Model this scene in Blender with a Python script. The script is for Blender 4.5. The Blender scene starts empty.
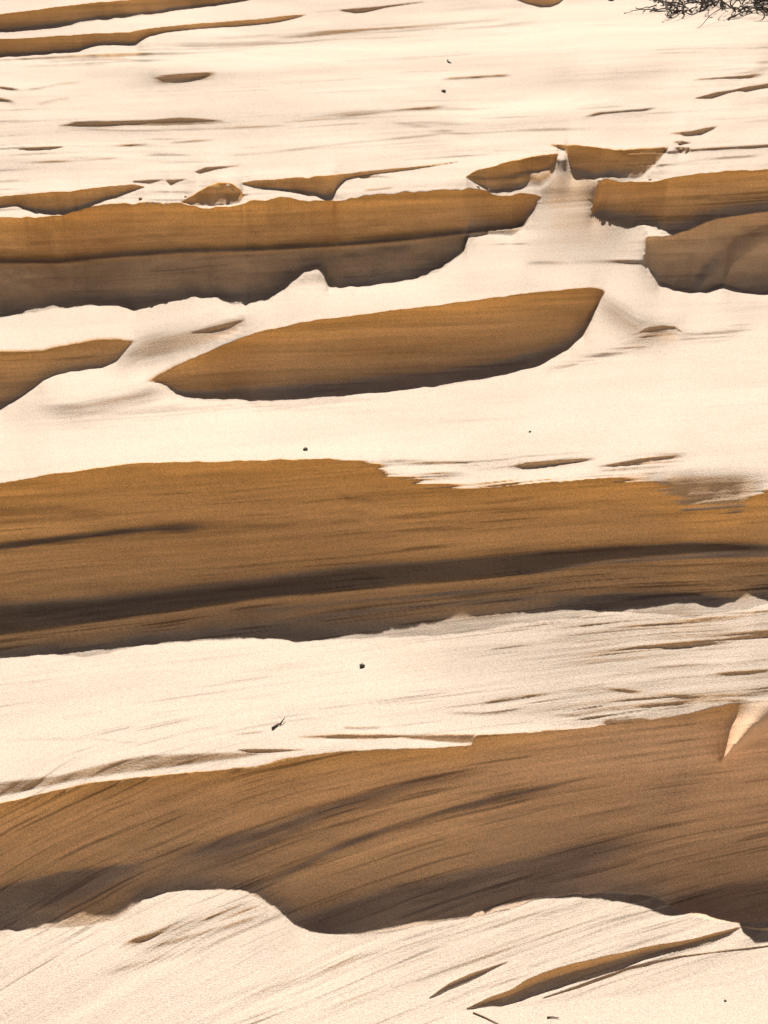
import bpy, math, random
import numpy as np

random.seed(7)
RNG = np.random.default_rng(11)
C = bpy.context.scene.collection

# ------------------------------------------------------------------ camera model
W, H = 768, 1024
VFOV = math.radians(30.0)
PITCH = math.radians(30.0)
F = (H / 2) / math.tan(VFOV / 2)
SUN_EL = math.radians(42.0)
SUN_AZ = math.radians(-3.0)          # sun beyond the dune, a little to the right
E = math.tan(SUN_EL) / math.cos(SUN_AZ)
CAM_Z = 2.6
Y_NEAR = 2.35                         # distance to the sand at the lower frame edge

# ------------------------------------------------------------------ numpy noise
def lattice(seed):
    return np.random.default_rng(seed).random((256, 256))

def vnoise(x, y, seed=0):
    """smooth value noise in -1..1"""
    g = lattice(seed)
    xi = np.floor(x).astype(np.int64); yi = np.floor(y).astype(np.int64)
    fx = x - xi; fy = y - yi
    fx = fx * fx * (3 - 2 * fx); fy = fy * fy * (3 - 2 * fy)
    x0 = xi & 255; x1 = (xi + 1) & 255; y0 = yi & 255; y1 = (yi + 1) & 255
    a = g[x0, y0] * (1 - fx) + g[x1, y0] * fx
    b = g[x0, y1] * (1 - fx) + g[x1, y1] * fx
    return (a * (1 - fy) + b * fy) * 2 - 1

def fnoise(x, y, seed=0, octv=3):
    s = 0; a = 1.0; n = 0
    for k in range(octv):
        s = s + a * vnoise(x * 2 ** k + 17.3 * k, y * 2 ** k + 5.1 * k, seed + k)
        n += a; a *= 0.55
    return s / n

def sstep(a, b, x):
    t = np.clip((x - a) / (b - a), 0, 1)
    return t * t * (3 - 2 * t)

# ------------------------------------------------------------------ grid: bearing x downward angle
DV = 0.8
V_rows = np.arange(1140, -130, -DV)                       # near to far
side = 525 + np.cumsum(1.0 * 1.16 ** np.arange(1, 44))
side = side[side < 9000]
uc = np.concatenate([384 - side[::-1], np.arange(384 - 525, 384 + 525.5, 1.0), 384 + side])
T = (uc - 384) / (F * math.cos(PITCH))
NR, NC = len(V_rows), len(T)
B_rows = (512 - V_rows) / F
M_rows = np.tan(-PITCH + np.arctan(B_rows))               # Z / Y of each row
U = 384 + (uc[None, :] - 384) * (1 + B_rows[:, None] * math.tan(PITCH))
V = np.repeat(V_rows[:, None], NC, 1)
M = M_rows[:, None]
DM = np.gradient(M_rows)[:, None]                          # positive, going up

def cv(pts, u):
    p = np.array(pts, float)
    return np.interp(u, p[:, 0], p[:, 1])

# bedding: the level lines of SIG are the laminae that the wind has etched
slope_bed = np.interp(V, [0, 150, 300, 500, 640, 720, 800, 900, 1024],
                      [.05, .045, .05, .07, .10, .13, .24, .33, .40])
curve_bed = np.interp(V, [600, 760, 900, 1024], [0, .00004, .0001, .00013])
SIG = V + slope_bed * (np.clip(U, -300, 1100) - 384) - curve_bed * (np.clip(U, -300, 1100) - 640) ** 2 * .5
WARP = fnoise(U / 260., V / 90., 3) * 5
LAM = (fnoise((SIG + WARP) / 9., U / 260., 21, 3) * .6
       + fnoise((SIG + WARP) / 3.2, U / 120., 31, 2) * .5)
LAMF = fnoise((SIG + WARP) / 2.0, U / 45., 41, 2)
LUMP = fnoise(U / 60., V / 22., 51, 3)

LN = np.clip(.5 + 1.25 * fnoise((SIG + WARP) / 1.8, U / 80., 101, 2), 0, 1)
LN2 = fnoise((SIG + WARP * 1.3) / 1.6, U / 85., 111, 2)
BREAK = fnoise(U / 26., V / 9., 121, 2)
PATCH = fnoise(U / 150., (SIG + WARP) / 20., 131, 2)
FACET = fnoise(U / 17. + V / 30., V / 13. - U / 40., 141, 2)

# ------------------------------------------------------------------ tilt of the open, sunlit sand (degrees)
ALPHA = np.interp(V, [-150, 0, 120, 200, 300, 460, 640, 700, 760, 880, 940, 1140],
                  [-2, -4, -5, -6, -8, -10, -9, -8, -9, -5, -4, -4])
ROUGH = np.interp(V, [0, 190, 300, 460, 640, 760, 880, 1024], [4, 4, 2.2, 2.0, 4.0, 4.0, 5, 5])
# rougher, etched ground on the right between the two large scarps
etched = sstep(420, 640, U) * sstep(606, 628, V) * (1 - sstep(715, 745, V))
ALPHA += 20 * etched
ROUGH += 8 * etched
# foreground sheet of smooth blown sand
fg_edge = cv([(-300, 1190), (430, 1021), (456, 1010), (545, 1000), (645, 992), (712, 983), (768, 976), (1100, 940)], U)
fgm = sstep(0, 5, V - fg_edge)
ALPHA = ALPHA * (1 - fgm) - 9 * fgm
ROUGH = ROUGH * (1 - fgm) + .8 * fgm

def streak(pts, up, down, amp, fade=.18, smooth=False):
    """long soft swelling of the tilt along a line of points"""
    global ALPHA
    k = streak_mask(U, V, pts, up, down, fade)
    if smooth: ALPHA = ALPHA + 1.6 * amp * k
    elif up + down > 4.2: ALPHA = ALPHA + 1.3 * amp * k * (.25 + 1.7 * sstep(.3, .75, LN))
    else: ALPHA = ALPHA + 1.35 * amp * k * np.clip(.85 + 1.1 * BREAK, .15, 1.3)

def streak_mask(Uw, Vw, pts, up, down, fade=.18):
    p = np.array(pts, float)
    v0 = np.interp(Uw, p[:, 0], p[:, 1])
    L = p[-1, 0] - p[0, 0]
    s = (Uw - p[0, 0]) / L
    end = sstep(0, fade, s) * sstep(0, fade, 1 - s)
    d = Vw - v0 + min(1.0, (up + down) / 12) * (3.2 * vnoise(Uw / 70., (Vw - v0) / 4. + 40, 151) + 1.6 * vnoise(Uw / 30., (Vw - v0) / 2. + 40, 152))
    return end * np.where(d < 0, np.exp(-(d / up) ** 2), np.exp(-(d / down) ** 2))

# soft streaks and grazing slopes on the lit sand
streak([(-200, 64), (0, 60), (90, 56), (180, 50)], 4, 6, 16)
streak([(60, 62), (200, 48), (330, 34), (480, 24)], 5, 6, 9)
streak([(250, 40), (420, 26), (560, 18)], 4, 5, 7)
streak([(150, 77), (180, 75), (218, 73)], 1.2, 5, 26)
streak([(40, 128), (110, 126), (170, 124), (250, 124), (330, 117), (440, 107), (520, 103)], 2, 4, 15)
streak([(440, 79), (470, 77), (515, 74)], 1, 1.3, 34)
streak([(330, 117), (400, 110), (450, 106)], 1, 1.6, 20)
streak([(80, 147), (150, 144), (222, 139)], 1, 1.2, 38)
streak([(10, 163), (70, 161), (125, 157)], 1, 1.2, 30)
streak([(580, 117), (600, 113), (640, 110), (660, 107)], 1, 1.3, 42)
streak([(690, 82), (735, 78), (765, 73)], 3, 3, 24)
streak([(380, 120), (460, 133), (500, 128), (600, 128)], 2, 3, 8)
streak([(260, 152), (380, 140), (470, 131)], 1, 1.4, 16)
streak([(600, 158), (680, 151), (768, 145), (900, 138)], 1, 1.5, 34)
streak([(640, 168), (700, 160), (768, 154)], 1, 1.5, 18)
streak([(356, 177), (378, 176), (398, 178)], .8, 1.2, 40)
streak([(362, 190), (378, 189), (395, 187)], .8, 1.2, 34)
streak([(-40, 89), (0, 87), (22, 90), (40, 88), (60, 84), (88, 81)], 1, 1.6, 36)
streak([(-20, 99), (0, 99), (16, 102)], 1.2, 2, 36)
streak([(36, 104), (60, 99), (72, 98)], 1.2, 2, 22)
# chute of loose sand through the gap in the upper scarp
ch = sstep(520, 560, U) * (1 - sstep(600, 660, U)) * sstep(150, 170, V) * (1 - sstep(225, 285, V))
ALPHA += 31 * ch; ROUGH += 3 * ch; LN2 = LN2 - .5 * ch
streak([(520, 262), (600, 261), (650, 262)], 2, 2, 18)
streak([(275, 283), (310, 278), (330, 282)], 14, 8, 8, .18, True)
# grazing slope between the two middle scarps
streak([(105, 375), (140, 350), (200, 338), (270, 318)], 14, 16, 22, .25, True)
streak([(30, 412), (80, 408), (140, 396), (185, 385)], 7, 7, 20, .3, True)
streak([(20, 432), (120, 415), (260, 405), (430, 404)], 8, 6, 6)
# right of the middle scarp
streak([(590, 300), (612, 312), (640, 330), (690, 338)], 16, 20, 17, .25, True)
streak([(600, 352), (650, 336), (700, 336), (760, 326)], 5, 5, 12)
streak([(540, 372), (600, 355), (660, 343)], 5, 4, 12)
# wind-laid streaks over the crest of the big scarp
for pts, a in (([(350, 468), (400, 462), (480, 464), (560, 456)], 17),
               ([(360, 476), (420, 474), (470, 474)], 22),
               ([(505, 464), (522, 463), (555, 461), (582, 458), (600, 457)], 46),
               ([(590, 470), (612, 466), (635, 462), (655, 459), (690, 455)], 38),
               ([(560, 476), (640, 468), (700, 458)], 12)):
    streak(pts, 4, 4, a, .3)
gz = sstep(635, 675, U) * (1 - sstep(740, 790, U)) * sstep(462, 485, V) * (1 - sstep(506, 512, V))
ALPHA += gz * np.interp(U, [650, 690, 760], [56, 50, 36]); ROUGH += 8 * gz
# thin etched lines, right side, v 630..730
for pts, up, dn, a in (([(560, 660), (600, 655), (640, 648), (690, 642), (768, 633), (900, 622)], 3, 4, 16),
                       ([(600, 628), (690, 622), (768, 610), (900, 600)], 3, 4, 14),
                       ([(540, 693), (600, 688), (640, 692), (690, 697), (768, 694)], 1.4, 2, 26),
                       ([(480, 703), (512, 697), (555, 692)], 1, 1.6, 28),
                       ([(700, 676), (730, 673), (768, 670), (900, 663)], 1.4, 2.2, 30),
                       ([(600, 722), (630, 719), (655, 722)], 2, 2.6, 34),
                       ([(560, 716), (620, 708), (700, 701), (768, 700)], 1.4, 2, 24),
                       ([(230, 734), (250, 732), (268, 730)], 1, 1.3, 38),
                       ([(340, 727), (360, 728), (382, 727)], 1, 1.4, 36),
                       ([(440, 713), (520, 712), (600, 716)], 1.2, 1.8, 16),
                       ([(-80, 741), (0, 740), (85, 738), (190, 748)], 1.2, 2, 9)):
    streak(pts, up, dn, a)
# grazing belt above the lower scarp, left
g1a = cv([(-300, 815), (0, 780), (60, 773), (123, 757), (150, 753), (240, 750), (290, 748)], U)
g1b = cv([(-300, 840), (0, 797), (85, 779), (170, 768), (256, 756), (290, 749)], U)
g1 = sstep(0, 4, V - g1a) * (1 - sstep(-3, 1, V - g1b)) * (1 - sstep(235, 300, U))
ALPHA += 40 * g1; ROUGH += 7 * g1
# lower foreground: broad ribs
for pts, up, dn, a in (([(110, 946), (180, 928), (240, 909), (268, 903)], 3, 5, 26),
                       ([(120, 955), (200, 934), (270, 912)], 2, 3, 12),
                       ([(100, 975), (200, 948), (300, 905)], 3, 4, 8),
                       ([(200, 1010), (330, 968), (480, 925), (600, 900)], 4, 5, 8),
                       ([(300, 1020), (400, 985), (520, 940), (660, 905)], 4, 5, 9),
                       ([(430, 1010), (470, 990), (520, 975), (560, 950)], 3, 6, 5)):
    streak(pts, up, dn, a)

ETCH = np.interp(V, [-100, 30, 120, 200, 240, 300, 450, 600, 660, 740, 870, 940, 1024],
                 [.4, .35, .5, .7, .35, .15, .12, .5, .6, .7, 1.0, 1.0, .8]) + 1.0 * etched
ETCH = ETCH * (1 - fgm) * (.35 + .65 * sstep(-.2, .35, PATCH))
ALPHA = ALPHA + ROUGH * (LAM * .9 + LAMF * .55) + LUMP * np.where(fgm > .5, .6, 1.6) + (1 - fgm) * np.interp(V, [150, 300, 600], [11, 4, 6]) * fnoise(U / 190., (SIG + WARP) / 22., 191, 2)
ALPHA = ALPHA + ETCH * (46 * sstep(.34, .72, LN2) + 10 * (LN - .5))
ALPHA = np.clip(ALPHA, -12, 74)
G = DM / (np.tan(np.radians(ALPHA)) - M)                   # d ln(distance) per row

SHADE = np.zeros_like(G)
SHADE_PAINT = np.zeros_like(G); FW = np.zeros_like(G)
DAMP_GLOW = .6 * sstep(10, 44, ALPHA - ETCH * 46 * sstep(.34, .72, LN2) * .5)  # damp tint of steep sand; scarps add a painted rim glow

# ------------------------------------------------------------------ the scarps
PROF = ([0, .12, .45, .7, .84, 1], [80, 76, 58, 40, 6, 0])

THIN = ([0, .5, 1], [60, 50, 10])

def scarp(crest, edge, prof=PROF, soft=0.0, paint=None, rough=6, damp_glow=1.0, bsoft=0.0, facet=0.0, strata=16.0, nib=1.0, low=False, feather=None):
    """a cut face: 'crest' its upper rim, 'edge' where the shadow it throws ends.
    The tilts inside are shifted, bearing by bearing, until a sun ray over the
    crest lands on 'edge'."""
    global G
    u0 = min(crest[0][0], edge[0][0]); u1 = max(crest[-1][0], edge[-1][0])
    vmin = min(p[1] for p in crest) - 6; vmax = max(p[1] for p in edge) + 6
    r = np.where((V_rows >= vmin) & (V_rows <= vmax))[0]
    cmask = np.where((U[r].max(0) >= u0) & (U[r].min(0) <= u1))[0]
    if len(r) < 2 or len(cmask) == 0: return
    sl = (slice(r[0], r[-1] + 1), slice(cmask[0], cmask[-1] + 1))
    u = U[sl]; v = V[sl]; m = M[sl[0]]; dm = DM[sl[0]]
    wob = vnoise(u / 14., u * 0 + crest[0][0], 61) * .5 + vnoise(u / 5., u * 0 + crest[0][1], 62) * .3
    big = np.clip((cv(edge, u) - cv(crest, u)) / 20, 0, 1) * np.clip((u - u0) / 30, 0, 1) * np.clip((u1 - u) / 30, 0, 1)
    wob = wob + (nib - 1) * (.9 * vnoise(u / 7., u * 0 + crest[0][0], 63) + 1.3 * np.minimum(0, vnoise(u / 11., u * 0 + crest[0][1], 64) + .3) * -1)
    c = cv(crest, u) + wob * big; s = cv(edge, u) + (wob * .6 + .8 * vnoise(u / 9., u * 0 + edge[0][1], 66)) * big
    live = ((u >= u0) & (u <= u1)) & (s > c)
    fe = 0 if feather is None else cv(feather, u) * (LN2[sl] + .5 * LAM[sl])
    if isinstance(soft, list): so = cv(soft, u); wt = sstep(-so, so, v - c + fe)
    else: wt = np.clip((v - c) / DV + .5, 0, 1) if soft <= 0 else sstep(-soft, soft, v - c)
    wb = np.clip((s - v) / DV + .5, 0, 1) if bsoft <= 0 else sstep(-bsoft, bsoft, s - v)
    w = wt * wb * live
    tau = np.clip((v - c) / np.maximum(s - c, .5), 0, 1)
    a = np.interp(tau, prof[0], prof[1])
    if paint is not None: a = paint(u, v, tau, a, c, s)
    a0 = a
    a = a + 1.9 * rough * (.25 + .9 * sstep(-.25, .4, PATCH[sl])) * (LAM[sl] * 1.0 + LAMF[sl] * .6) + LUMP[sl] * 4.0 + facet * FACET[sl]
    a = a - strata * (.4 + .8 * sstep(-.3, .3, -PATCH[sl])) * sstep(.25, .6, LN2[sl])
    ms = np.tan(-PITCH + np.arctan((512 - s) / F)); mc = np.tan(-PITCH + np.arctan((512 - c) / F))
    tgt_c = np.log((E - ms) / (E - mc))
    # the shadow of this bearing's rim lands a little to one side: use the edge there
    shift = (math.tan(SUN_AZ) - T[sl[1]])[None] * tgt_c * F * .86
    uu = np.arange(u0, u1 + 1.0); ker = np.hanning(91); ker /= ker.sum()
    es = np.convolve(np.pad(cv(edge, uu), 45, mode='edge'), ker, 'valid')
    s2 = s + np.interp(u - shift, uu, es) - np.interp(u, uu, es)
    s2 = np.clip(s2, c + .5 * (s - c), s + .6 * (s - c))
    ms2 = np.tan(-PITCH + np.arctan((512 - s2) / F)); st = math.tan(math.radians(-7))
    tgt_c = np.log((E - ms2) / (E - mc)) - np.log((st - ms2) / (st - ms))
    # one target per bearing: mean over the rows inside
    wn = w / np.maximum(w.sum(0), 1e-6)
    tgt = (tgt_c * wn).sum(0)
    lo = np.full(len(tgt), -60.); hi = np.full(len(tgt), 60.)
    gw = np.interp(tau, [0, .4, 1], [.3, .75, 1.5]) if low else 1.0
    for _ in range(16):
        mid = (lo + hi) / 2
        val = (w * dm / (np.tan(np.radians(np.clip(a + mid * gw, -11, 82))) - m)).sum(0)
        lo = np.where(val > tgt, mid, lo); hi = np.where(val > tgt, hi, mid)
    mid = (lo + hi) / 2
    g = dm / (np.tan(np.radians(np.clip(a + mid * gw, -11, 82))) - m)
    G[sl] = G[sl] * (1 - w) + g * w
    SHADE[sl] = np.maximum(SHADE[sl], w); FW[sl] = np.maximum(FW[sl], w * facet / 18)
    if prof is THIN: damp_glow = damp_glow * .55
    if callable(damp_glow): damp_glow = damp_glow(u, v)
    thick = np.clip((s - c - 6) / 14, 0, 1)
    d = np.maximum(sstep(12, 42, a0 + mid * gw) * (1 + thick * np.interp(tau, [0, .1, .32, .55, .8], [.65, .42, .05, -.1, -.3])), .25 * (1 - sstep(.5, .85, tau))) * damp_glow  # damp tint, with bounce glow painted at the rim and fading downward
    DAMP_GLOW[sl] = DAMP_GLOW[sl] * (1 - w ** 2) + w ** 3 * d

# --- far scarps at the top
scarp([(-300, 40), (0, 14), (40, 9), (85, 3), (128, 0), (180, -6), (250, -10), (300, -12)],
      [(-300, 60), (0, 32), (60, 27), (90, 21), (150, 15), (200, 8), (245, 1), (300, -11)])
scarp([(-300, 55), (0, 39), (40, 37), (80, 34), (130, 32), (150, 28), (200, 23), (256, 19), (290, 15), (307, 14)],
      [(-300, 76), (0, 57), (50, 54), (80, 51), (90, 47), (105, 45), (120, 45), (136, 45), (143, 40), (150, 36), (165, 33), (200, 29),
       (256, 25), (280, 22), (300, 17), (307, 14.5)], bsoft=1.0)
scarp([(315, 12), (345, 9), (380, 6), (410, 2.5), (424, 1)],
      [(315, 12.6), (338, 10.5), (345, 12), (355, 13.5), (365, 12.5), (385, 8), (410, 4), (424, 1.5)], THIN)
scarp([(380, 7), (400, 4), (424, 1.4)], [(380, 7.6), (400, 5.2), (424, 1.8)], THIN)
scarp([(514, -3), (540, -5), (566, -3)], [(514, -2), (520, 1), (528, 4), (540, 7), (550, 7), (558, 4), (566, -2)], damp_glow=.8)
scarp([(58, 125), (75, 122), (110, 120.5), (150, 119.5), (180, 117), (200, 118), (224, 120)],
      [(58, 126), (75, 127), (110, 126.5), (150, 123.5), (180, 122), (205, 122), (224, 121)], THIN, soft=1.2, bsoft=1.6, rough=10)
scarp([(18, 148.5), (30, 147), (50, 146), (63, 146)], [(18, 149.2), (30, 150.4), (50, 149.3), (63, 146.6)], THIN)
scarp([(695, 97.5), (715, 92), (735, 89), (742, 87), (768, 83), (800, 80)],
      [(695, 98.2), (705, 98.5), (712, 98.2), (728, 93), (738, 91), (745, 92), (768, 87.5), (800, 83)], THIN)
scarp([(670, 132.3), (690, 131), (705, 127.5), (717, 126)],
      [(670, 133), (685, 136), (700, 135), (712, 130), (717, 126.8)], THIN)
scarp([(674, 141), (680, 140), (690, 142)], [(674, 142), (680, 145), (690, 143)], THIN)
scarp([(675, 147), (682, 146.5), (691, 148)], [(675, 148), (682, 151.5), (691, 150)], THIN)
# --- the broken upper scarp
scarp([(-300, 215), (0, 196), (33, 193), (67, 191), (100, 187), (133, 184), (144, 186)],
      [(-300, 232), (0, 209), (17, 207), (28, 211), (37, 214), (63, 215), (80, 210), (100, 203), (120, 196), (144, 187)])
scarp([(133, 180.5), (150, 179.5), (164, 179)], [(133, 182), (150, 183.5), (164, 180)], THIN)
scarp([(166, 179.5), (178, 179), (188, 178.5)], [(166, 181), (171, 185.5), (178, 182), (188, 179)], THIN)
scarp([(194, 171.5), (205, 167), (220, 166), (240, 165)], [(194, 172), (200, 174), (215, 170), (240, 165.6)], THIN)
scarp([(181, 201), (190, 196), (200, 190), (208, 185), (218, 182), (232, 183), (240, 189), (244, 194)],
      [(181, 202), (190, 204.5), (200, 205), (215, 205.5), (230, 204.5), (240, 202), (244, 195)], soft=1.0,
      prof=([0, .6, 1], [52, 45, 20]), rough=9, facet=9)
scarp([(243, 182), (256, 180), (289, 178), (330, 175), (366, 171), (429, 165), (458, 161)],
      [(243, 184), (256, 189), (275, 190), (290, 192), (310, 196), (325, 200), (333, 199), (337, 189), (346, 180), (366, 175.5),
       (396, 171.7), (429, 167), (458, 161.6)], facet=14, nib=1.7)
scarp([(466, 176), (476, 170), (496, 165), (512, 160), (540, 155), (558, 153)],
      [(466, 177), (475, 183), (486, 189.5), (496, 191.5), (512, 191.5), (525, 187), (540, 189), (549, 183), (555, 171), (558, 155)],
      prof=([0, .1, .35, .5, .7, 1], [64, 60, 56, 20, 44, 4]), rough=9, facet=9, nib=1.3)

def paint_pit(u, v, tau, a, c, s):
    ridge = cv([(590, 200), (610, 178), (616, 160), (626, 148), (640, 140)], u)
    right = sstep(600, 640, u + (v - 165) * .4)
    a = a * (1 - right) + (np.interp(tau, [0, .6, .9, 1], [54, 50, 40, 10])) * right
    return a
scarp([(550, 144), (579, 145), (612, 149), (625, 149), (640, 148), (659, 147), (668, 146.5)],
      [(550, 145), (565, 151), (568, 163), (571, 173), (582, 176), (594, 180.5), (612, 177.5), (635, 180), (642, 177), (655, 165), (668, 148)],
      paint=paint_pit, rough=9, facet=9, nib=1.3)

# long upper scarp with the heap of sand leaning on it
def paint_upper(u, v, tau, a, c, s):
    ledge = cv([(-300, 268), (0, 262), (60, 262), (120, 256), (180, 252), (256, 250), (330, 246), (400, 240), (468, 233), (560, 224)], u)
    d = v - ledge
    up = np.interp(d / np.maximum(ledge - c, 8), [-1, -.75, -.45, -.12, 0], [80, 76, 58, 40, 6])
    dn = np.interp(d / np.maximum(s - ledge, 8), [0, .05, .25, .6, .85, 1], [14, 44, 42, 34, 10, 0])
    # the small step in the middle of the lower face
    a = np.where(d < 0, up, dn)
    a = a + 12 * streak_mask(u, v, [(90, 300), (120, 283), (150, 280), (190, 284), (230, 292)], 7, 12)
    a = a - 14 * streak_mask(u, v, [(240, 284), (300, 268), (360, 255), (430, 244)], 6, 9)
    a = a - 26 * streak_mask(u, v, [(52, 225), (66, 219), (75, 213)], 2, 4)
    a = a - 10 * streak_mask(u, v, [(-100, 240), (0, 237), (30, 238), (60, 234)], 3, 5)
    return a
scarp([(-300, 224), (0, 217), (30, 217), (62, 216), (72, 211), (85, 208), (100, 205), (130, 203), (150, 203), (165, 204.5), (181, 203), (200, 207),
       (215, 207), (238, 205), (248, 201), (256, 200), (289, 196), (300, 199), (306, 200), (319, 201), (346, 200), (366, 195), (416, 191),
       (456, 189), (476, 188), (486, 190), (492, 195), (500, 196), (512, 195), (522, 192.5), (534, 194), (541, 196)],
      [(-300, 345), (0, 318), (43, 310), (83, 306), (117, 304), (127, 306), (137, 308), (150, 306), (167, 301), (190, 296.5), (213, 297),
       (222, 301), (233, 304.5), (256, 302), (269, 298), (284, 291), (293, 281), (304, 272), (312, 270.5), (319, 269.5), (324, 275), (328, 288),
       (343, 287), (373, 285), (406, 281), (436, 273), (453, 261), (464, 251), (468, 236), (503, 234), (512, 236), (522, 228), (532, 217), (541, 197)],
      paint=paint_upper, rough=7, facet=7, nib=2.0, low=True, damp_glow=lambda u, v: 1 - .5 * sstep(-2, 8, v - cv([(-300, 268), (0, 262), (60, 262), (120, 256), (180, 252), (256, 250), (330, 246), (400, 240), (468, 233), (560, 224)], u)))

# right block and the slumped lump in front of it
scarp([(591, 214), (594, 200), (598, 184), (601, 180), (605, 178), (622, 182), (652, 181), (689, 175), (725, 171), (768, 169), (1100, 150)],
      [(591, 215), (594, 217), (612, 221), (622, 222.5), (649, 224.5), (657, 230), (665, 237), (679, 236), (699, 228), (712, 222), (739, 218), (768, 214), (1100, 190)],
      prof=([0, .3, .55, .72, .9, 1], [80, 66, 50, 28, 4, -4]), rough=7, facet=4, nib=1.15)

def paint_lump(u, v, tau, a, c, s):
    a = np.interp(tau, [0, .15, .45, .7, 1], [60, 52, 40, 26, 8])
    a = a - 22 * streak_mask(u, v, [(690, 290), (712, 262), (735, 244), (775, 226), (860, 205)], 10, 10, .05)
    a = a + 20 * streak_mask(u, v, [(722, 285), (735, 266), (768, 246), (860, 225)], 3, 22, .05)
    a = a - 8 * streak_mask(u, v, [(660, 250), (680, 262), (700, 255)], 4, 5)
    return a
scarp([(645, 238), (649, 236), (665, 236), (685, 231), (699, 225), (712, 220), (739, 215), (768, 211), (1100, 185)],
      [(645, 265), (655, 273), (659, 281), (672, 286), (685, 290), (705, 291), (716, 287), (724, 283), (735, 287), (745, 290), (759, 292), (768, 291), (1100, 270)],
      paint=paint_lump, rough=4, facet=8, damp_glow=.45)

# --- middle scarps
scarp([(-300, 372), (0, 350), (43, 349), (73, 342), (97, 338), (118, 337.5), (134, 340)],
      [(-300, 440), (0, 409), (20, 397), (43, 380), (63, 372), (103, 367), (117, 360), (134, 341)],
      prof=([0, .12, .6, .85, 1], [48, 54, 48, 32, 16]), soft=3, rough=6)
scarp([(192, 332), (215, 326), (245, 319)], [(192, 333.5), (212, 332.5), (230, 328), (245, 320)], THIN, soft=1.5, bsoft=1.5)
scarp([(146, 380), (156, 374), (167, 368), (187, 360), (256, 332), (300, 322), (384, 311), (459, 302), (534, 292), (590, 287), (600, 288), (605, 291)],
      [(146, 381), (158, 384), (167, 388), (177, 397), (187, 399.5), (213, 401), (256, 401), (320, 398), (384, 392), (434, 387), (484, 380), (534, 367), (569, 355),
       (584, 338), (599, 305), (605, 292)],
      prof=([0, .1, .3, .62, .78, .87, 1], [80, 76, 60, 46, 30, 2, -4]), rough=5, soft=[(146, 5), (176, 4), (200, .8), (590, .8), (606, 2)], nib=1.3)
scarp([(639, 332), (649, 327), (662, 325), (675, 326), (682, 331)], [(639, 333), (652, 331.5), (662, 330), (669, 329), (675, 329), (682, 332)], THIN, bsoft=1)

# --- the big scarp
def paint_big(u, v, tau, a, c, s):
    A = cv([(-300, 626), (0, 606), (100, 601), (256, 582), (356, 568), (512, 556), (629, 547), (689, 544), (768, 546), (1100, 552)], u)
    Bc = cv([(-300, 655), (0, 634), (100, 621), (256, 598), (400, 585), (512, 575), (600, 563), (700, 558), (768, 556), (1100, 560)], u)
    hi = np.interp((v - c) / np.maximum(A - c, 5), [0, .06, .2, .45, .8, .94, 1], [56, 60, 56, 54, 54, 36, 14])
    lo = np.interp((v - Bc) / np.maximum(s - Bc, 5), [0, .05, .3, .6, .8, 1], [26, 40, 34, 24, 8, 2])
    a = np.where(v < A, hi, np.where(v < Bc, 12 + 4 * sstep(.6, 1, (v - A) / (Bc - A)), lo))
    # undercut slot on the left and its faint companions
    a = a - 44 * streak_mask(u, v, [(-260, 590), (0, 549), (67, 540), (117, 533), (160, 529.5), (210, 528), (262, 529)], 6, 4, .2)
    a = a + 14 * streak_mask(u, v, [(-260, 575), (0, 532), (60, 526), (117, 519), (200, 515), (330, 509), (460, 500)], 7, 5, .2)
    a = a - 24 * streak_mask(u, v, [(-260, 540), (0, 513), (60, 510), (110, 512), (155, 517)], 4, 6, .25)
    for p in ([(225, 526), (262, 524.5), (308, 522)], [(325, 522), (349, 521), (365, 520)], [(380, 518), (400, 517), (415, 517)],
              [(310, 514), (350, 512), (380, 513)], [(330, 492), (352, 499), (385, 503)]):
        a = a - 22 * streak_mask(u, v, p, 2, 3, .3)
    # shelves on the right half
    a = a - 18 * streak_mask(u, v, [(520, 505), (560, 502), (590, 500), (640, 504)], 4, 4, .3)
    a = a - 22 * streak_mask(u, v, [(440, 510), (560, 507), (610, 509), (660, 507)], 2, 3, .3)
    a = a - 26 * streak_mask(u, v, [(520, 553), (620, 548), (690, 544.5), (740, 547), (780, 545)], 2, 6, .15)
    a = a - 16 * streak_mask(u, v, [(480, 580), (560, 568), (640, 561), (720, 557), (800, 553)], 2, 3, .2)
    a = a + 20 * streak_mask(u, v, [(560, 592), (600, 585), (645, 580), (690, 582), (730, 588), (758, 596)], 5, 7, .2)
    a = a - 26 * streak_mask(u, v, [(540, 604), (620, 596), (680, 597), (735, 601)], 5, 9, .2)
    for p in ([(200, 614), (300, 606), (400, 598), (520, 586)], [(250, 625), (360, 612), (480, 600), (600, 592)], [(380, 602), (480, 590), (600, 578)]):
        a = a - 14 * streak_mask(u, v, p, 2.5, 3.5, .25)
    return a
scarp([(-300, 535), (0, 483), (50, 474), (133, 463), (200, 461.5), (256, 460), (300, 458.5), (356, 458.5), (375, 463), (388, 471), (423, 481), (469, 484.5),
       (512, 482), (562, 482), (622, 477), (650, 478), (668, 488), (685, 503), (735, 505), (746, 500), (768, 488), (830, 462), (1100, 440)],
      [(-300, 700), (0, 658), (43, 653), (90, 657), (117, 651), (143, 645), (256, 638), (306, 642), (356, 639), (439, 635), (512, 625), (579, 617),
       (612, 612), (645, 613), (685, 616), (712, 615), (752, 608), (768, 603), (830, 594), (1100, 580)],
      paint=paint_big, rough=7, soft=[(330, .8), (380, 3.5), (480, 3), (520, 1.5), (600, 1.5), (650, 9), (740, 10), (762, 3), (800, 1)], strata=22, nib=1.2, feather=[(330, 0), (375, 9), (470, 8), (520, 5), (620, 7), (660, 14), (735, 14), (760, 4), (800, 0)])

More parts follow.
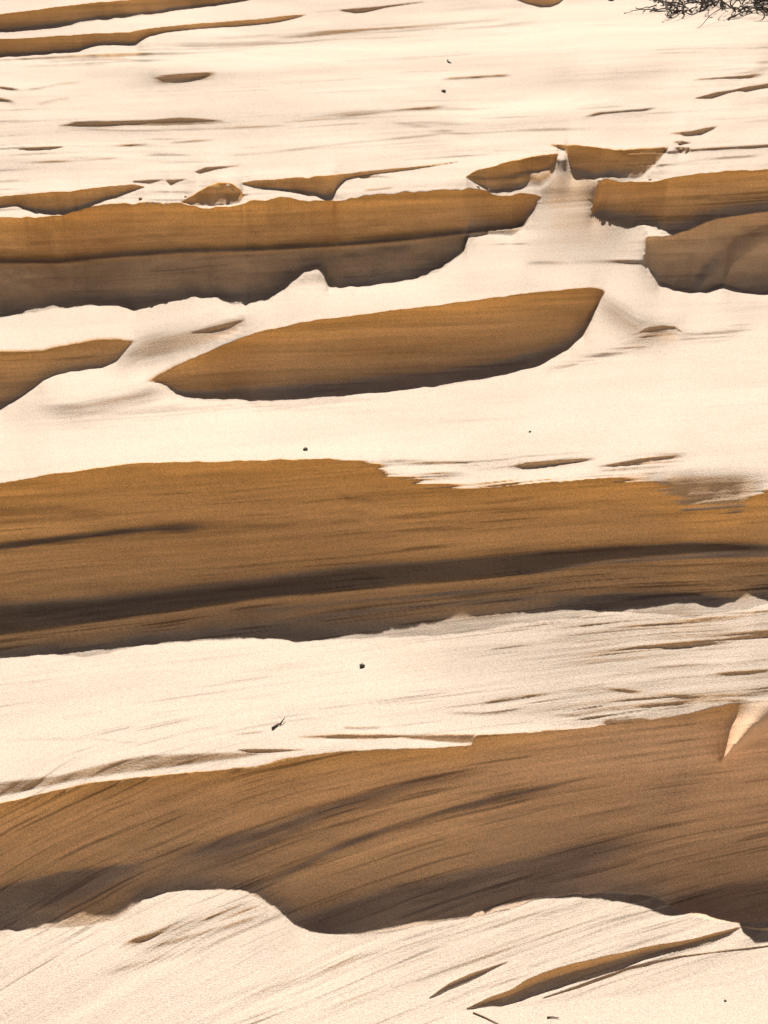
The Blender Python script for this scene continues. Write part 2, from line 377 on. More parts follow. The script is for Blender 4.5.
# shade painted as darker colour into scarp ledges and hollows, with ragged thin companions
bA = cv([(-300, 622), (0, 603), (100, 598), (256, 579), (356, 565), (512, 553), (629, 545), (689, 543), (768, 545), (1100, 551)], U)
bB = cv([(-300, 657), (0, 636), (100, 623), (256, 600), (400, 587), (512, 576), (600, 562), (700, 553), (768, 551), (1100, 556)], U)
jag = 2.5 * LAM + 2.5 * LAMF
SHADE_PAINT = np.maximum(SHADE_PAINT, sstep(-5, 8, V - bA + jag) * (1 - sstep(-2, 2, V - bB + jag)) * SHADE)
SHADE_PAINT = np.maximum(SHADE_PAINT, .9 * SHADE * streak_mask(U, V + jag, [(-260, 590), (0, 549), (67, 540), (117, 533), (160, 529.5), (210, 528), (262, 529)], 6, 4, .2))
SHADE_PAINT = np.maximum(SHADE_PAINT, .8 * SHADE * sstep(.1, .5, LN2) * sstep(0, 14, V - bB) * (V < 640) * (V > 555))
SHADE_PAINT = np.maximum(SHADE_PAINT, .3 * SHADE * sstep(0, 14, V - bB) * (V < 662) * (V > 555))
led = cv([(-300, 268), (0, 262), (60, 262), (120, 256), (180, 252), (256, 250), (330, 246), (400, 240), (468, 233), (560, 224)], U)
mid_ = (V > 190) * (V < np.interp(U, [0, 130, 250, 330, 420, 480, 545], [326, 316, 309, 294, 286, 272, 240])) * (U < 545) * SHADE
SHADE_PAINT = np.maximum(SHADE_PAINT, mid_ * .9 * sstep(-11, -2, V - led + .6 * jag) * (1 - sstep(-1, 2, V - led + .4 * jag)))
SHADE_PAINT = np.maximum(SHADE_PAINT, mid_ * .38 * sstep(0, 6, V - led))
SHADE_PAINT = np.maximum(SHADE_PAINT, .85 * SHADE * sstep(.0, .4, LN2) * streak_mask(U, V, [(600, 214), (660, 212), (700, 205), (768, 198), (900, 186)], 9, 9, .15))
# --- the lower scarp
scarp([(298, 736.5), (340, 733.5), (383, 734), (413, 735), (450, 734), (475, 734)],
      [(298, 737.2), (340, 738.5), (370, 739), (400, 737.5), (440, 741.5), (466, 743), (475, 743)], ([0, 1], [56, 50]), soft=1.2, damp_glow=.62)
scarp([(238, 749), (256, 748.6), (304, 749)], [(238, 750), (250, 753), (270, 753), (304, 749.8)], THIN)
def paint_low(u, v, tau, a, c, s):
    a = np.interp(tau, [0, .06, .3, .6, .85, 1], [56, 60, 58, 52, 40, 14])
    # dark hollow, left
    a = a - 42 * streak_mask(u, v, [(-300, 960), (0, 893), (67, 876), (110, 870), (150, 866), (182, 851)], 7, 34, .12) * (1 - sstep(120, 175, u + (v - 860) * 1.3))
    # long dark furrow in the middle
    a = a + 16 * streak_mask(u, v, [(170, 850), (256, 822), (306, 803), (356, 789), (406, 774), (456, 763), (520, 750)], 9, 7, .2)
    a = a - 46 * streak_mask(u, v, [(150, 872), (180, 856), (256, 834), (306, 815), (356, 800), (406, 784), (456, 772), (520, 759)], 7, 13, .25)
    a = a - 10 * streak_mask(u, v, [(170, 880), (230, 862), (300, 840), (380, 815)], 8, 12, .3)
    a = a - 30 * streak_mask(u, v, [(240, 893), (323, 854), (389, 831), (456, 808), (512, 794), (600, 775)], 4, 6, .2)
    a = a - 24 * streak_mask(u, v, [(300, 862), (406, 821), (500, 795), (620, 770)], 2, 3, .2)
    a = a + 20 * streak_mask(u, v, [(250, 906), (323, 872), (372, 850), (440, 828), (520, 812)], 7, 6, .25)
    a = a - 22 * streak_mask(u, v, [(380, 846), (450, 826), (512, 812), (600, 797)], 2, 3, .25)
    # deep shade of the lower middle
    a = a - 40 * streak_mask(u, v, [(280, 940), (339, 913), (400, 893), (470, 880), (530, 868), (590, 853), (640, 843), (682, 833)], 12, 26, .14) * (1 - sstep(575, 665, u + (v - 850) * .9))
    # right-hand facet
    fac = sstep(-14, 14, u - cv([(660, 1e3), (661, 1e3)], u) + 1e9 * 0) * 0
    fline = cv([(752, 690), (836, 672)], v)
    a = a + 5 * sstep(-10, 10, u - (722 - (v - 752) * .55)) * sstep(745, 765, v) * (1 - sstep(835, 850, v))
    a = a - 38 * streak_mask(u, v, [(662, 915), (690, 902), (712, 896), (768, 886), (900, 872)], 9, 40, .08)
    a = a - 10 * streak_mask(u, v, [(670, 842), (720, 830), (768, 816), (850, 800)], 2, 3, .2)
    return a
scarp([(-300, 862), (0, 803), (85, 783), (170, 774), (256, 766), (289, 757), (339, 751.5), (389, 749), (450, 746.5), (472, 744), (476, 734.5), (512, 733.5), (579, 728),
       (612, 723.5), (655, 719), (690, 713), (712, 708), (739, 703), (757, 701), (768, 699), (830, 690), (1100, 640)],
      [(-300, 985), (0, 931), (43, 929), (77, 927), (110, 922), (127, 912), (143, 900), (167, 892), (193, 890), (225, 890.5), (246, 892), (262, 899), (278, 911), (293, 922), (308, 930),
       (326, 934), (356, 936), (389, 932), (443, 920), (469, 918), (512, 908), (539, 898), (572, 894), (629, 893), (650, 896), (662, 900), (675, 910), (699, 917),
       (732, 923), (768, 922), (1100, 900)],
      paint=paint_low, rough=9, soft=.8, damp_glow=.85, strata=26)

# --- slots in the foreground
scarp([(430, 996.5), (440, 989), (449, 983), (469, 974), (490, 967), (508, 961)], [(430, 998), (440, 993.5), (449, 989), (460, 985.5), (469, 982), (489, 971.5), (508, 962)],
      ([0, .3, .36, 1], [80, 78, 4, 0]), rough=3, damp_glow=.6)
scarp([(467, 1007.5), (489, 997), (512, 989), (525, 981), (545, 972), (579, 962), (645, 947), (695, 938), (741, 926)],
      [(467, 1008.5), (490, 1006), (500, 1007), (512, 1004), (545, 993.5), (579, 983), (612, 973), (645, 960), (679, 952), (712, 943), (729, 935), (741, 927)],
      ([0, .3, .4, 1], [78, 74, 16, 6]), rough=4, damp_glow=.75)
scarp([(543, 998), (579, 985), (629, 967), (679, 955.5), (768, 945), (900, 932)], [(543, 999), (579, 988), (629, 970), (679, 957.5), (768, 946.3), (900, 933)], THIN, rough=3)
scarp([(741, 926), (760, 928), (900, 920)], [(741, 926.5), (756, 929.5), (768, 931), (900, 926)], THIN)

# ------------------------------------------------------------------ integrate to distances; let the bearings agree with each other
L0 = np.cumsum(G, 0)
L0 = L0 - L0[0:1]
c0 = int(np.argmin(np.abs(uc - (384 - 525)))); c1 = int(np.argmin(np.abs(uc - (384 + 525)))) + 1
WU = 0.10
def solve(KV, KU, x0, iters):
    nr, nc = NR // KV, (c1 - c0) // KU
    def down(A):
        return A[:nr * KV, c0:c0 + nc * KU].reshape(nr, KV, nc, KU).mean((1, 3))
    Lc = down(L0); Sc = down(SHADE)
    Wl = down(np.ones_like(ch))
    wv = Wl[1:] + 44.0 * np.maximum(Sc[1:], Sc[:-1])
    wu = WU * (KV / KU) ** 2
    du = np.diff(Lc, axis=1)
    def op(x):
        out = np.zeros_like(x)
        d = wv * np.diff(x, axis=0); out[1:] += d; out[:-1] -= d
        d = wu * np.diff(x, axis=1); out[:, 1:] += d; out[:, :-1] -= d
        return out + 1e-7 * x
    rhs = np.zeros_like(Lc); d = -wu * du; rhs[:, 1:] += d; rhs[:, :-1] -= d
    diag = np.full_like(Lc, 2 * wu + 1e-7); diag[1:] += wv; diag[:-1] += wv
    x = -(Lc - Lc.mean(1, keepdims=True)) if x0 is None else down(x0)
    r = rhs - op(x); z = r / diag; p = z.copy(); rz = (r * z).sum()
    for it in range(iters):
        q = op(p); al = rz / (p * q).sum(); x += al * p; r -= al * q
        z = r / diag; rz2 = (r * z).sum()
        if rz2 < 1e-14: break
        p = z + (rz2 / rz) * p; rz = rz2
    print('solve', KV, KU, it, rz, 'tilt correction', np.abs(np.diff(x, axis=0)).mean(), np.abs(np.diff(Lc, axis=0)).mean())
    ri = np.clip((np.arange(NR) - (KV - 1) / 2) / KV, 0, nr - 1.001); r0 = ri.astype(int); fr = (ri - r0)[:, None]
    ci = np.clip((np.arange(NC) - c0 - (KU - 1) / 2) / KU, 0, nc - 1.001); q0 = ci.astype(int); fc = (ci - q0)[None]
    xr = x[r0] * (1 - fr) + x[r0 + 1] * fr
    return xr[:, q0] * (1 - fc) + xr[:, q0 + 1] * fc
D = solve(5, 5, None, 900)
D = solve(5, 1, D, 350)
L = L0 + D
L = L - np.interp(1024, V_rows[::-1], L[:, NC // 2][::-1]) + math.log(Y_NEAR)
SHs = SHADE
L = L + .0015 * FW * fnoise(U / 19. + V / 40., V / 13. - U / 60., 161, 2) + .0007 * SHs * fnoise(U / 75., V / 26., 171, 3) \
      + .0009 * (1 - SHs) * (1 - fgm) * fnoise(U / 120., (SIG + WARP) / 16., 181, 2) * np.interp(V, [0, 200, 300, 450, 700, 1000], [1, 1, .4, .3, .6, .8])
# a tongue of loose sand hanging over the rim of the lower scarp at the right
tc = np.interp(V, [690, 702, 752, 760], [775, 770, 730, 724])
tw = np.interp(V, [690, 702, 735, 756], [30, 26, 15, 4])
L = L - np.interp(V, [698, 706, 722, 744, 756, 766], [0, .004, .0105, .016, .0135, 0]) * (1 - sstep(.0, 1.6, np.abs(U - tc) / tw))
Yg = np.exp(L)
Xg = T[None] * Yg
Zg = M * Yg
print('relief: near', Yg[0, NC // 2], 'far', Yg[-1, NC // 2], 'z', Zg[0, NC // 2], Zg[-1, NC // 2])

# far and near continuation of the sheet
rows_Y = [Yg]; rows_Z = [Zg]; rows_D = [DAMP_GLOW]
yf, zf = Yg[-1].copy(), Zg[-1].copy(); fy, fz = [], []
for k in range(46):
    ny = yf * 1.075
    nz = zf + (ny - yf) * math.tan(math.radians(max(-3.0, 7.0 - k * .45)))
    yf, zf = ny, nz; fy.append(ny); fz.append(nz)
yn, zn = Yg[0].copy(), Zg[0].copy(); qy, qz = [], []
for k in range(24):
    ny = yn - (Yg[0] - .2) / 24
    nz = zn + (yn - ny) * math.tan(math.radians(22)) * min(1, (k + 1) / 8)  # unseen near sand, tilted up to bounce light onto the faces
    yn, zn = ny, nz; qy.append(ny); qz.append(nz)
Yall = np.concatenate([np.array(qy)[::-1], Yg, np.array(fy)])
Zall = np.concatenate([np.array(qz)[::-1], Zg, np.array(fz)])
LAMC = np.clip(.7 + .45 * fnoise((SIG + WARP) / 5.5, U / 200., 91, 3) + .2 * fnoise((SIG + WARP) / 1.9, U / 70., 95, 2) - .9 * np.interp(V, [430, 480, 540, 590, 700, 760], [.08, .3, .5, 1, .8, .5]) * (1 - .75 * sstep(520, 620, U) * sstep(690, 720, V) * (1 - sstep(840, 870, V))) * sstep(.22, .5, LN2) * sstep(-.25, .3, -PATCH), 0, 1)
SHADE_PAINT = np.maximum(SHADE_PAINT, .85 * SHADE * sstep(760, 790, V) * sstep(.32, .6, LN2) * sstep(-.2, .3, PATCH))
TAN_FACE = SHADE * sstep(690, 740, V) * np.interp(U, [0, 250, 450, 620, 760], [.25, .35, .6, .9, 1]) * np.clip(DAMP_GLOW, .5, 1) * (1 - sstep(925, 940, V))  # paler tan on the lower scarp face, stronger to the right
TAN_FACE = TAN_FACE * (1 - sstep(.05, .35, np.clip(DAMP_GLOW - 1, 0, 1)) * (1 - sstep(450, 650, U)) * .8)
TAN_FACE = TAN_FACE * (V < np.interp(U, [430, 770], [990, 925]))
Tall = np.concatenate([np.zeros((24, NC)), TAN_FACE, np.zeros((46, NC))])
Wall = np.concatenate([np.zeros((24, NC)), SHADE_PAINT, np.zeros((46, NC))])
Lall = np.concatenate([np.full((24, NC), .5), LAMC, np.full((46, NC), .5)])
tmask = (1 - sstep(.6, 1.5, np.abs(U - tc) / tw)) * sstep(690, 700, V) * (1 - sstep(756, 766, V))
DAMP_GLOW = DAMP_GLOW * (1 - .9 * tmask); SHADE_PAINT = SHADE_PAINT * (1 - tmask)
Dall = np.concatenate([np.zeros((24, NC)), DAMP_GLOW, np.zeros((46, NC))])
Xall = Yall * T[None]
NRA = Yall.shape[0]

def grid_mesh(name, X, Y, Z):
    nr_, nc_ = X.shape
    co = np.stack([X, Y, Z], -1).reshape(-1, 3).astype(np.float32)
    idx = np.arange(nr_ * nc_, dtype=np.int32).reshape(nr_, nc_)
    quads = np.stack([idx[:-1, :-1], idx[:-1, 1:], idx[1:, 1:], idx[1:, :-1]], -1).reshape(-1, 4)
    me = bpy.data.meshes.new(name)
    me.vertices.add(len(co)); me.vertices.foreach_set('co', co.ravel())
    me.loops.add(quads.size); me.loops.foreach_set('vertex_index', quads.ravel())
    me.polygons.add(len(quads))
    me.polygons.foreach_set('loop_start', np.arange(0, quads.size, 4, dtype=np.int32))
    me.polygons.foreach_set('use_smooth', np.ones(len(quads), dtype=bool))
    me.update(calc_edges=True)
    return me

# ------------------------------------------------------------------ materials
def new_mat(name):
    m = bpy.data.materials.new(name); m.use_nodes = True
    nt = m.node_tree; nt.nodes.clear()
    out = nt.nodes.new('ShaderNodeOutputMaterial'); bs = nt.nodes.new('ShaderNodeBsdfPrincipled')
    nt.links.new(bs.outputs[0], out.inputs[0])
    return m, nt, bs

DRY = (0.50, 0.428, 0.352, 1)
RIM_GLOW = (0.78, 0.425, 0.13, 1)  # warm bounce light painted on the upper rims
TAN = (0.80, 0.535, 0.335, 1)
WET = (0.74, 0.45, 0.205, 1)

def sand_material():
    m, nt, bs = new_mat('sand')
    N = nt.nodes.new; Lk = nt.links.new
    bs.inputs['Roughness'].default_value = .95
    bs.inputs['Specular IOR Level'].default_value = .08
    geo = N('ShaderNodeTexCoord')
    att = N('ShaderNodeAttribute'); att.attribute_name = 'damp_glow'
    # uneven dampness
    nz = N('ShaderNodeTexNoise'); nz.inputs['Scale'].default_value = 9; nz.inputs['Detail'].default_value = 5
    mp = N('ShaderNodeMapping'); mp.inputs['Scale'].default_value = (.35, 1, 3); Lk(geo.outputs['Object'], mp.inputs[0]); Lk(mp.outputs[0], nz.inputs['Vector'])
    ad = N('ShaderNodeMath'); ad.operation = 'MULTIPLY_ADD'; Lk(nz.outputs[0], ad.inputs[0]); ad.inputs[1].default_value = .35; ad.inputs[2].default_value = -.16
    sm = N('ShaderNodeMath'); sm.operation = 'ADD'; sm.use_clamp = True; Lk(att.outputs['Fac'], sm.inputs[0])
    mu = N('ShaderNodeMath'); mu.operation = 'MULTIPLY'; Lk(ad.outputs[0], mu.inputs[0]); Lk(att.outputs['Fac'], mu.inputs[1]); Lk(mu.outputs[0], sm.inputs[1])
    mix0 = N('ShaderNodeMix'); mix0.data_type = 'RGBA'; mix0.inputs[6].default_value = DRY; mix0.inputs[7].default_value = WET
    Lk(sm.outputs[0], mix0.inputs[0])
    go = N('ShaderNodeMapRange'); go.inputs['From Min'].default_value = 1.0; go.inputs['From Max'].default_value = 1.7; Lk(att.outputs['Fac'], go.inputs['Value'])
    mix = N('ShaderNodeMix'); mix.data_type = 'RGBA'; Lk(mix0.outputs[2], mix.inputs[6]); mix.inputs[7].default_value = RIM_GLOW
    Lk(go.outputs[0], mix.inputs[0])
    ta = N('ShaderNodeAttribute'); ta.attribute_name = 'tan_face'
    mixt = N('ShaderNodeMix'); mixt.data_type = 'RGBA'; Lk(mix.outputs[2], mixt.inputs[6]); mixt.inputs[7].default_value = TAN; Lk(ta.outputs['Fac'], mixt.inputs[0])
    mix = mixt
    # grains: pale and dark specks
    g1 = N('ShaderNodeTexNoise'); g1.inputs['Scale'].default_value = 420; g1.inputs['Detail'].default_value = 2; Lk(geo.outputs['Object'], g1.inputs['Vector'])
    rp = N('ShaderNodeMapRange'); rp.inputs['From Min'].default_value = .3; rp.inputs['From Max'].default_value = .7
    rp.inputs['To Min'].default_value = .74; rp.inputs['To Max'].default_value = 1.24; Lk(g1.outputs[0], rp.inputs['Value'])
    g2 = N('ShaderNodeTexNoise'); g2.inputs['Scale'].default_value = 3.2; g2.inputs['Detail'].default_value = 6; Lk(mp.outputs[0], g2.inputs['Vector'])
    rp2 = N('ShaderNodeMapRange'); rp2.inputs['From Min'].default_value = .3; rp2.inputs['From Max'].default_value = .7
    rp2.inputs['To Min'].default_value = .93; rp2.inputs['To Max'].default_value = 1.06; Lk(g2.outputs[0], rp2.inputs['Value'])
    mm = N('ShaderNodeMath'); mm.operation = 'MULTIPLY'; Lk(rp.outputs[0], mm.inputs[0]); Lk(rp2.outputs[0], mm.inputs[1])
    # mineral laminae in the cut faces: thin darker and paler beds
    la = N('ShaderNodeAttribute'); la.attribute_name = 'lamina'
    lr = N('ShaderNodeMapRange'); lr.inputs['To Min'].default_value = .6; lr.inputs['To Max'].default_value = 1.12; Lk(la.outputs['Fac'], lr.inputs['Value'])
    lx = N('ShaderNodeMix'); lx.data_type = 'FLOAT'; lx.inputs[2].default_value = 1.0; Lk(lr.outputs[0], lx.inputs[3]); Lk(att.outputs['Fac'], lx.inputs[0])
    m3 = N('ShaderNodeMath'); m3.operation = 'MULTIPLY'; Lk(mm.outputs[0], m3.inputs[0]); Lk(lx.outputs[0], m3.inputs[1]); mm = m3
    mo = N('ShaderNodeAttribute'); mo.attribute_name = 'shade_paint'
    mr = N('ShaderNodeMapRange'); mr.inputs['To Min'].default_value = 1.0; mr.inputs['To Max'].default_value = .5; Lk(mo.outputs['Fac'], mr.inputs['Value'])  # painted shade halves the base colour at most
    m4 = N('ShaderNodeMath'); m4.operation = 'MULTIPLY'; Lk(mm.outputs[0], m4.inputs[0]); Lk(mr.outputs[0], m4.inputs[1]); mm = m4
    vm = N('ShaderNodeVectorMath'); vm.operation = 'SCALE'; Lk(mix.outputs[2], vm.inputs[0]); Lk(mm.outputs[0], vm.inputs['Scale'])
    Lk(vm.outputs[0], bs.inputs['Base Color'])
    # relief of the grains
    b1 = N('ShaderNodeTexNoise'); b1.inputs['Scale'].default_value = 260; b1.inputs['Detail'].default_value = 3; b1.inputs['Roughness'].default_value = .65
    Lk(geo.outputs['Object'], b1.inputs['Vector'])
    bp = N('ShaderNodeBump'); bp.inputs['Strength'].default_value = .42; bp.inputs['Distance'].default_value = .004
    Lk(b1.outputs[0], bp.inputs['Height']); Lk(bp.outputs[0], bs.inputs['Normal'])
    return m

SAND = sand_material()
me = grid_mesh('sand', Xall, Yall, Zall + CAM_Z)
at = me.attributes.new('damp_glow', 'FLOAT', 'POINT'); at.data.foreach_set('value', Dall.ravel().astype(np.float32))
at = me.attributes.new('tan_face', 'FLOAT', 'POINT'); at.data.foreach_set('value', Tall.ravel().astype(np.float32))
at = me.attributes.new('shade_paint', 'FLOAT', 'POINT'); at.data.foreach_set('value', Wall.ravel().astype(np.float32))
at = me.attributes.new('lamina', 'FLOAT', 'POINT'); at.data.foreach_set('value', Lall.ravel().astype(np.float32))
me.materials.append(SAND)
sand = bpy.data.objects.new('sand', me); C.objects.link(sand)
sand['kind'] = 'structure'; sand['label'] = 'wind carved slope of pale sand with shaded orange scarps'

# unseen dune, added behind the camera to bounce sun onto the scarps, and the low ground round the slope
gx, gy = np.meshgrid(np.concatenate([np.linspace(-150, -12, 30), np.linspace(-11, 11, 45), np.linspace(12, 150, 30)]),
                     np.concatenate([np.linspace(-120, -12, 30), np.linspace(-11, 6, 60), np.linspace(7, 160, 30)]))
z0 = float(np.interp(.3, Yall[:24, NC // 2], Zall[:24, NC // 2])) + CAM_Z - .04
rise = np.where(gy < .3, 20 * (1 - np.exp(-(.3 - gy) * math.tan(math.radians(33)) / 20)), 0)
dip = -2.4 * sstep(.4, 3.0, gy) - .9 * sstep(6, 30, gy)
gme = grid_mesh('ground', gx, gy, z0 + rise + dip + fnoise(gx / 4, gy / 2.5, 77) * .12 * sstep(.5, 4, np.abs(gy - .3)))
gme.materials.append(SAND)
ground = bpy.data.objects.new('ground', gme); C.objects.link(ground); ground['kind'] = 'structure'

# ------------------------------------------------------------------ where a picture point lies on the sand
def spot(u, v):
    b = (512 - v) / F
    t = ((u - 384) / F) / (math.cos(PITCH) + b * math.sin(PITCH))
    ci = int(np.argmin(np.abs(T - t))); y = float(np.interp(v, V_rows[::-1], Yg[:, ci][::-1]))
    return np.array([t * y, y, math.tan(-PITCH + math.atan(b)) * y + CAM_Z])

def ground_z(x, y):
    t = x / y; ci = int(np.argmin(np.abs(T - t)))
    return float(np.interp(y, Yall[:, ci], Zall[:, ci])) + CAM_Z

def simple_mat(name, col, var=.35, scale=60, rough=.8):
    m, nt, bs = new_mat(name)
    n = nt.nodes.new('ShaderNodeTexNoise'); n.inputs['Scale'].default_value = scale; n.inputs['Detail'].default_value = 4
    tc = nt.nodes.new('ShaderNodeTexCoord'); nt.links.new(tc.outputs['Object'], n.inputs['Vector'])
    cr = nt.nodes.new('ShaderNodeValToRGB')
    cr.color_ramp.elements[0].position = .3; cr.color_ramp.elements[1].position = .7
    cr.color_ramp.elements[0].color = tuple(c * (1 - var) for c in col) + (1,)
    cr.color_ramp.elements[1].color = tuple(c * (1 + var) for c in col) + (1,)
    nt.links.new(n.outputs[0], cr.inputs[0]); nt.links.new(cr.outputs[0], bs.inputs['Base Color'])
    bs.inputs['Roughness'].default_value = rough
    return m

M_TWIG = simple_mat('dry_twig', (.07, .052, .038))
M_STEM = simple_mat('shrub_stem', (.06, .046, .038))
M_LEAF = simple_mat('shrub_leaf', (.045, .05, .036))
M_STONE = simple_mat('dark_stone', (.06, .05, .04), scale=200)
M_STRAW = simple_mat('dry_straw', (.20, .14, .075))

class MB:
    def __init__(s): s.v = []; s.f = []
    def tube(s, pts, radii, n=6):
        pts = [np.array(p, float) for p in pts]; base = len(s.v); up = np.array([.13, .21, .97])
        for i, p in enumerate(pts):
            d = pts[min(i + 1, len(pts) - 1)] - pts[max(i - 1, 0)]; d /= max(np.linalg.norm(d), 1e-9)
            a = np.cross(d, up); a /= max(np.linalg.norm(a), 1e-6); b = np.cross(d, a)
            for k in range(n):
                th = 2 * math.pi * k / n
                s.v.append(tuple(p + radii[i] * (math.cos(th) * a + math.sin(th) * b)))
        for i in range(len(pts) - 1):
            for k in range(n):
                q = base + i * n
                s.f.append((q + k, q + (k + 1) % n, q + n + (k + 1) % n, q + n + k))
        s.f.append(tuple(base + k for k in range(n))[::-1]); e = base + (len(pts) - 1) * n
        s.f.append(tuple(e + k for k in range(n)))
    def leaf(s, p, d, w, l, nrm):
        side = np.cross(d, nrm); side /= max(np.linalg.norm(side), 1e-6); b = len(s.v)
        for q in (p, p + d * l * .45 + side * w + nrm * w * .3, p + d * l, p + d * l * .45 - side * w + nrm * w * .3): s.v.append(tuple(q))
        s.f.append((b, b + 1, b + 2)); s.f.append((b, b + 2, b + 3))
    def build(s, name, mat, parent=None, smooth=True):
        me = bpy.data.meshes.new(name); me.from_pydata(s.v, [], s.f); me.materials.append(mat)
        for p in me.polygons: p.use_smooth = smooth
        o = bpy.data.objects.new(name, me); C.objects.link(o)
        if parent is not None: o.parent = parent
        return o

def tag(o, label, cat, group=None):
    o['label'] = label; o['category'] = cat
    if group: o['group'] = group
    return o

# ------------------------------------------------------------------ shrub at the far right
rs = np.random.default_rng(5)
base = spot(722, 9)
PX = np.linalg.norm(base - np.array([0, 0, CAM_Z])) / F        # size of one pixel out there
shrub = bpy.data.objects.new('dry_shrub', None); C.objects.link(shrub); shrub.location = base
tag(shrub, 'dark tangled dry shrub of curling twigs on the far sand at the upper right corner', 'shrub')
mb = MB(); lf = MB()
def curl_stem(p, ang, length, lift, r0, turn):
    pts = []; rad = []; q = np.array(p, float); n = 16; el = lift
    for i in range(n):
        f = i / (n - 1)
        gz = ground_z(q[0] + base[0], q[1] + base[1]) - base[2]
        q[2] = max(q[2], gz + r0 * .6)
        pts.append(q.copy()); rad.append(r0 * (1 - .7 * f))
        ang += turn * (1 + f) + rs.normal(0, .14); el += rs.normal(-.10, .2)
        st = length / n
        q = q + st * np.array([math.cos(ang) * math.cos(el), math.sin(ang) * math.cos(el), math.sin(el)])
    return pts, rad
for k in range(210):
    px, py, _ = spot(rs.uniform(654, 806), rs.uniform(-24, 13)) - base
    ang = rs.uniform(0, 2 * math.pi)
    p0 = np.array([px, py, 0]); p0[2] = ground_z(px + base[0], py + base[1]) - base[2]
    pts, rad = curl_stem(p0, ang, rs.uniform(25, 62) * PX, rs.uniform(.1, 1.1), rs.uniform(.5, 1.0) * PX, rs.normal(0, .22))
    mb.tube(pts, rad, 5)
    for j in range(4, 15, 2):
        if rs.random() < .6:
            d = rs.normal(size=3); d /= np.linalg.norm(d)
            nr_ = rs.normal(size=3); nr_ /= np.linalg.norm(nr_)
            lf.leaf(pts[j], d, rs.uniform(.8, 1.5) * PX, rs.uniform(4, 7) * PX, nr_)
for k in range(26):
    px, py, _ = spot(rs.uniform(650, 790), rs.uniform(2, 14)) - base
    p0 = np.array([px, py, 0]); p0[2] = ground_z(px + base[0], py + base[1]) - base[2]
    pts, rad = curl_stem(p0, rs.uniform(0, 2 * math.pi), rs.uniform(50, 90) * PX, rs.uniform(.3, 1.2), rs.uniform(.7, 1.1) * PX, rs.choice([-1, 1]) * rs.uniform(.2, .4))
    mb.tube(pts, rad, 5)
mb.build('stems', M_STEM, shrub); lf.build('leaves', M_LEAF, shrub, False)

# ------------------------------------------------------------------ small debris
def stone(u, v, px, label, seed, mat=M_STONE, squash=.7, name='pebble'):
    p = spot(u, v); s_ = np.linalg.norm(p - np.array([0, 0, CAM_Z])) / F * px / 2
    rr = np.random.default_rng(seed)
    me = bpy.data.meshes.new(name)
    import bmesh
    bm = bmesh.new(); bmesh.ops.create_icosphere(bm, subdivisions=3, radius=1)
    ax = rr.normal(size=(6, 3))
    for vv in bm.verts:
        n = np.array(vv.co); k = 1 + .18 * sum(np.sin(2.2 * n @ a + a[0] * 5) for a in ax) / 3
        vv.co = vv.co * float(k); vv.co.z *= squash; vv.co.x *= 1.15
    for f in bm.faces: f.smooth = True
    bm.to_mesh(me); bm.free(); me.materials.append(mat)
    o = bpy.data.objects.new(name, me); C.objects.link(o)
    o.scale = (s_,) * 3; o.location = (p[0], p[1], p[2] + s_ * squash * .55); o.rotation_euler = (0, 0, rr.uniform(0, 6))
    return tag(o, label, 'pebble')

stone(443.5, 92, 4.2, 'small round dark pebble alone on the pale upper slope', 1)
stone(305.5, 450, 5.0, 'olive dark pebble just above the crest of the widest shaded scarp', 3)
stone(362, 667, 5.0, 'dark pointed pebble on the bright sand below the widest scarp', 4, squash=1.0)
stone(611, .5, 5, 'dark brown pebble at the top edge of the frame left of the shrub', 6)
stone(530, 432, 2.4, 'tiny grey pebble on the smooth bright shelf right of the middle', 7)
stone(140.5, 199.5, 3.6, 'dark crumb of sand crust on the rim of the upper left scarp', 8, simple_mat('crust', (.2, .12, .06)))
M_CLOD = simple_mat('sand_clod', (.52, .40, .29), .2, 120)
for k, (u_, v_, p_) in enumerate([(152, 203.5, 4), (166, 204.5, 3.4), (147, 205, 2.6), (228, 187, 4.2), (233, 191, 3.2), (186, 197, 3), (478, 187.5, 3.6), (488, 190, 3.2),
                                  (600, 182, 4.2), (606, 179.5, 3), (666, 149, 3.2), (680, 143, 3.6), (687, 149, 4.2), (681, 150, 2.8), (650, 180, 3)]):
    o = stone(u_, v_, p_, 'small crumbled clod of sand on the broken rim of the upper scarp', 20 + k, M_CLOD, .75, 'sand_clod')
    o['category'] = 'clod'; o['group'] = 'clods crumbled from the upper scarp'
stone(725, 1001, 2.4, 'tiny grey pebble on the smooth sand in the lower right corner', 9)

def twig(uv, rpx, label, mat, lift=1.0, name='twig'):
    m_ = MB(); pts = [spot(u, v) for u, v in uv]
    s_ = np.linalg.norm(pts[0] - np.array([0, 0, CAM_Z])) / F
    r_ = rpx * s_
    o0 = pts[len(pts) // 2]
    m_.tube([p + np.array([0, 0, r_ * lift]) - o0 for p in pts], [r_ * k for k in np.linspace(1, .5, len(pts))], 6)
    return m_, o0, s_

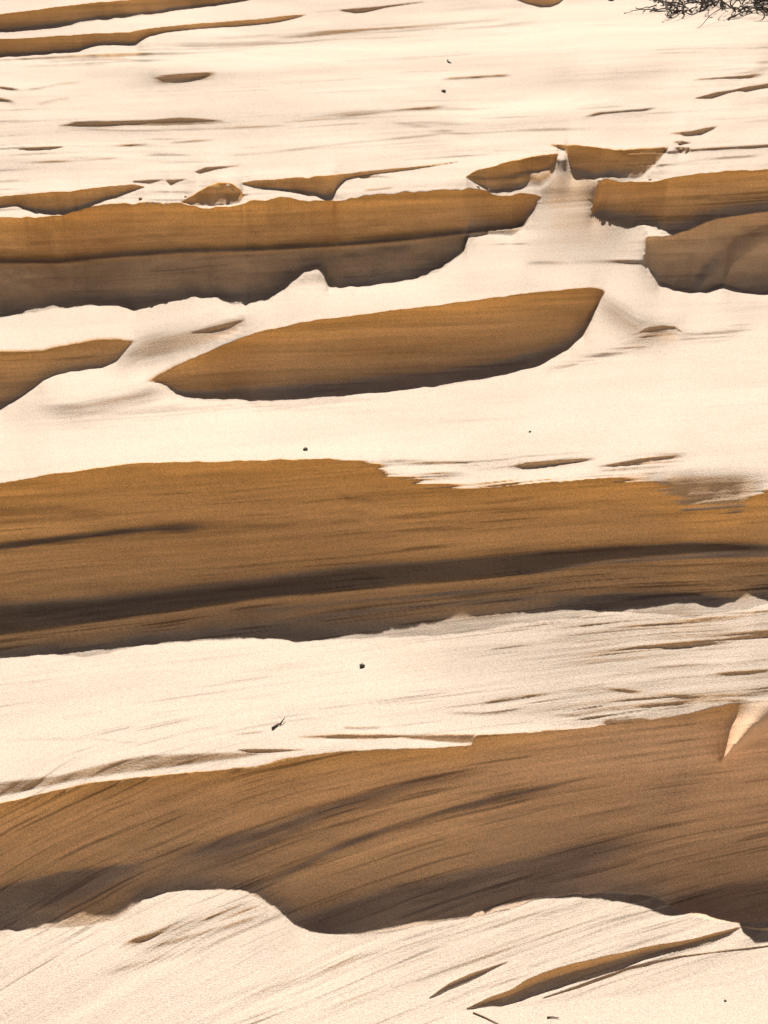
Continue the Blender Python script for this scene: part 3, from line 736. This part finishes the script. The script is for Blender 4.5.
m_, o0, s_ = twig([(272.5, 729.5), (275, 727.5), (278, 725.5), (280, 725)], 1.5, '', M_TWIG)
tg = bpy.data.objects.new('twig', None); C.objects.link(tg); tg.location = o0
tag(tg, 'short dark forked twig lying on bright sand above the lowest scarp', 'twig')
m_.build('stem', M_TWIG, tg)
m2 = MB(); a = np.array([0, 0, s_])
m2.tube([a + np.array([2, 0, 0]) * s_, a + np.array([4.5, 4, 2]) * s_, a + np.array([6.5, 8, 3]) * s_], [.9 * s_, .7 * s_, .5 * s_], 5)
m2.build('fork', M_TWIG, tg)
m_, o0, s_ = twig([(473, 1013), (485, 1018), (497, 1024), (503, 1027)], .8, '', M_STRAW, 1.2)
o = m_.build('straw', M_STRAW); o.location = o0; tag(o, 'thin pale grass straw at the bottom edge of the smooth sand', 'straw')
m_, o0, s_ = twig([(547, 1018), (552, 1017.6), (559, 1018.6)], .8, '', M_TWIG, 1.2)
o = m_.build('straw', M_TWIG); o.location = o0; tag(o, 'short brown straw lying alone on the smooth lower right sand', 'straw')
m_, o0, s_ = twig([(447.5, 61), (449, 63), (451, 63.5)], .9, '', M_TWIG, 1)
o = m_.build('twig', M_TWIG); o.location = o0; tag(o, 'tiny bent twig on the pale slope above the round pebble', 'twig')

# ------------------------------------------------------------------ light, sky, camera
sl = bpy.data.lights.new('sun', 'SUN'); sl.energy = 5.0; sl.angle = math.radians(.53); sl.color = (1, .91, .83)
so = bpy.data.objects.new('sun', sl); C.objects.link(so)
# direction from which it shines: +Y (beyond the dune), turned SUN_AZ to the right
so.rotation_euler = (math.radians(90) - SUN_EL, 0, 0)
from mathutils import Vector
dvec = Vector((math.sin(SUN_AZ) * math.cos(SUN_EL), math.cos(SUN_AZ) * math.cos(SUN_EL), math.sin(SUN_EL)))
so.rotation_euler = dvec.to_track_quat('Z', 'Y').to_euler(); so.location = dvec * 30

w = bpy.data.worlds.new('World'); bpy.context.scene.world = w; w.use_nodes = True
nt = w.node_tree; bg = nt.nodes['Background']
sky = nt.nodes.new('ShaderNodeTexSky'); sky.sky_type = 'NISHITA'; sky.sun_disc = False
sky.sun_elevation = SUN_EL; sky.sun_rotation = SUN_AZ; sky.dust_density = 0.5; sky.air_density = .13; sky.ozone_density = 0.0
nt.links.new(sky.outputs[0], bg.inputs[0]); bg.inputs[1].default_value = .05

cam = bpy.data.cameras.new('camera'); co = bpy.data.objects.new('camera', cam); C.objects.link(co)
co.location = (0, 0, CAM_Z); co.rotation_euler = (math.radians(90) - PITCH, 0, 0)
cam.sensor_fit = 'VERTICAL'; cam.angle = VFOV; cam.clip_start = .05; cam.clip_end = 1000
sc = bpy.context.scene; sc.camera = co
sc.view_settings.view_transform = 'Standard'; sc.view_settings.look = 'None'
sc.view_settings.exposure = 0.80; sc.view_settings.gamma = 1
sc.cycles.max_bounces = 12; sc.cycles.diffuse_bounces = 10
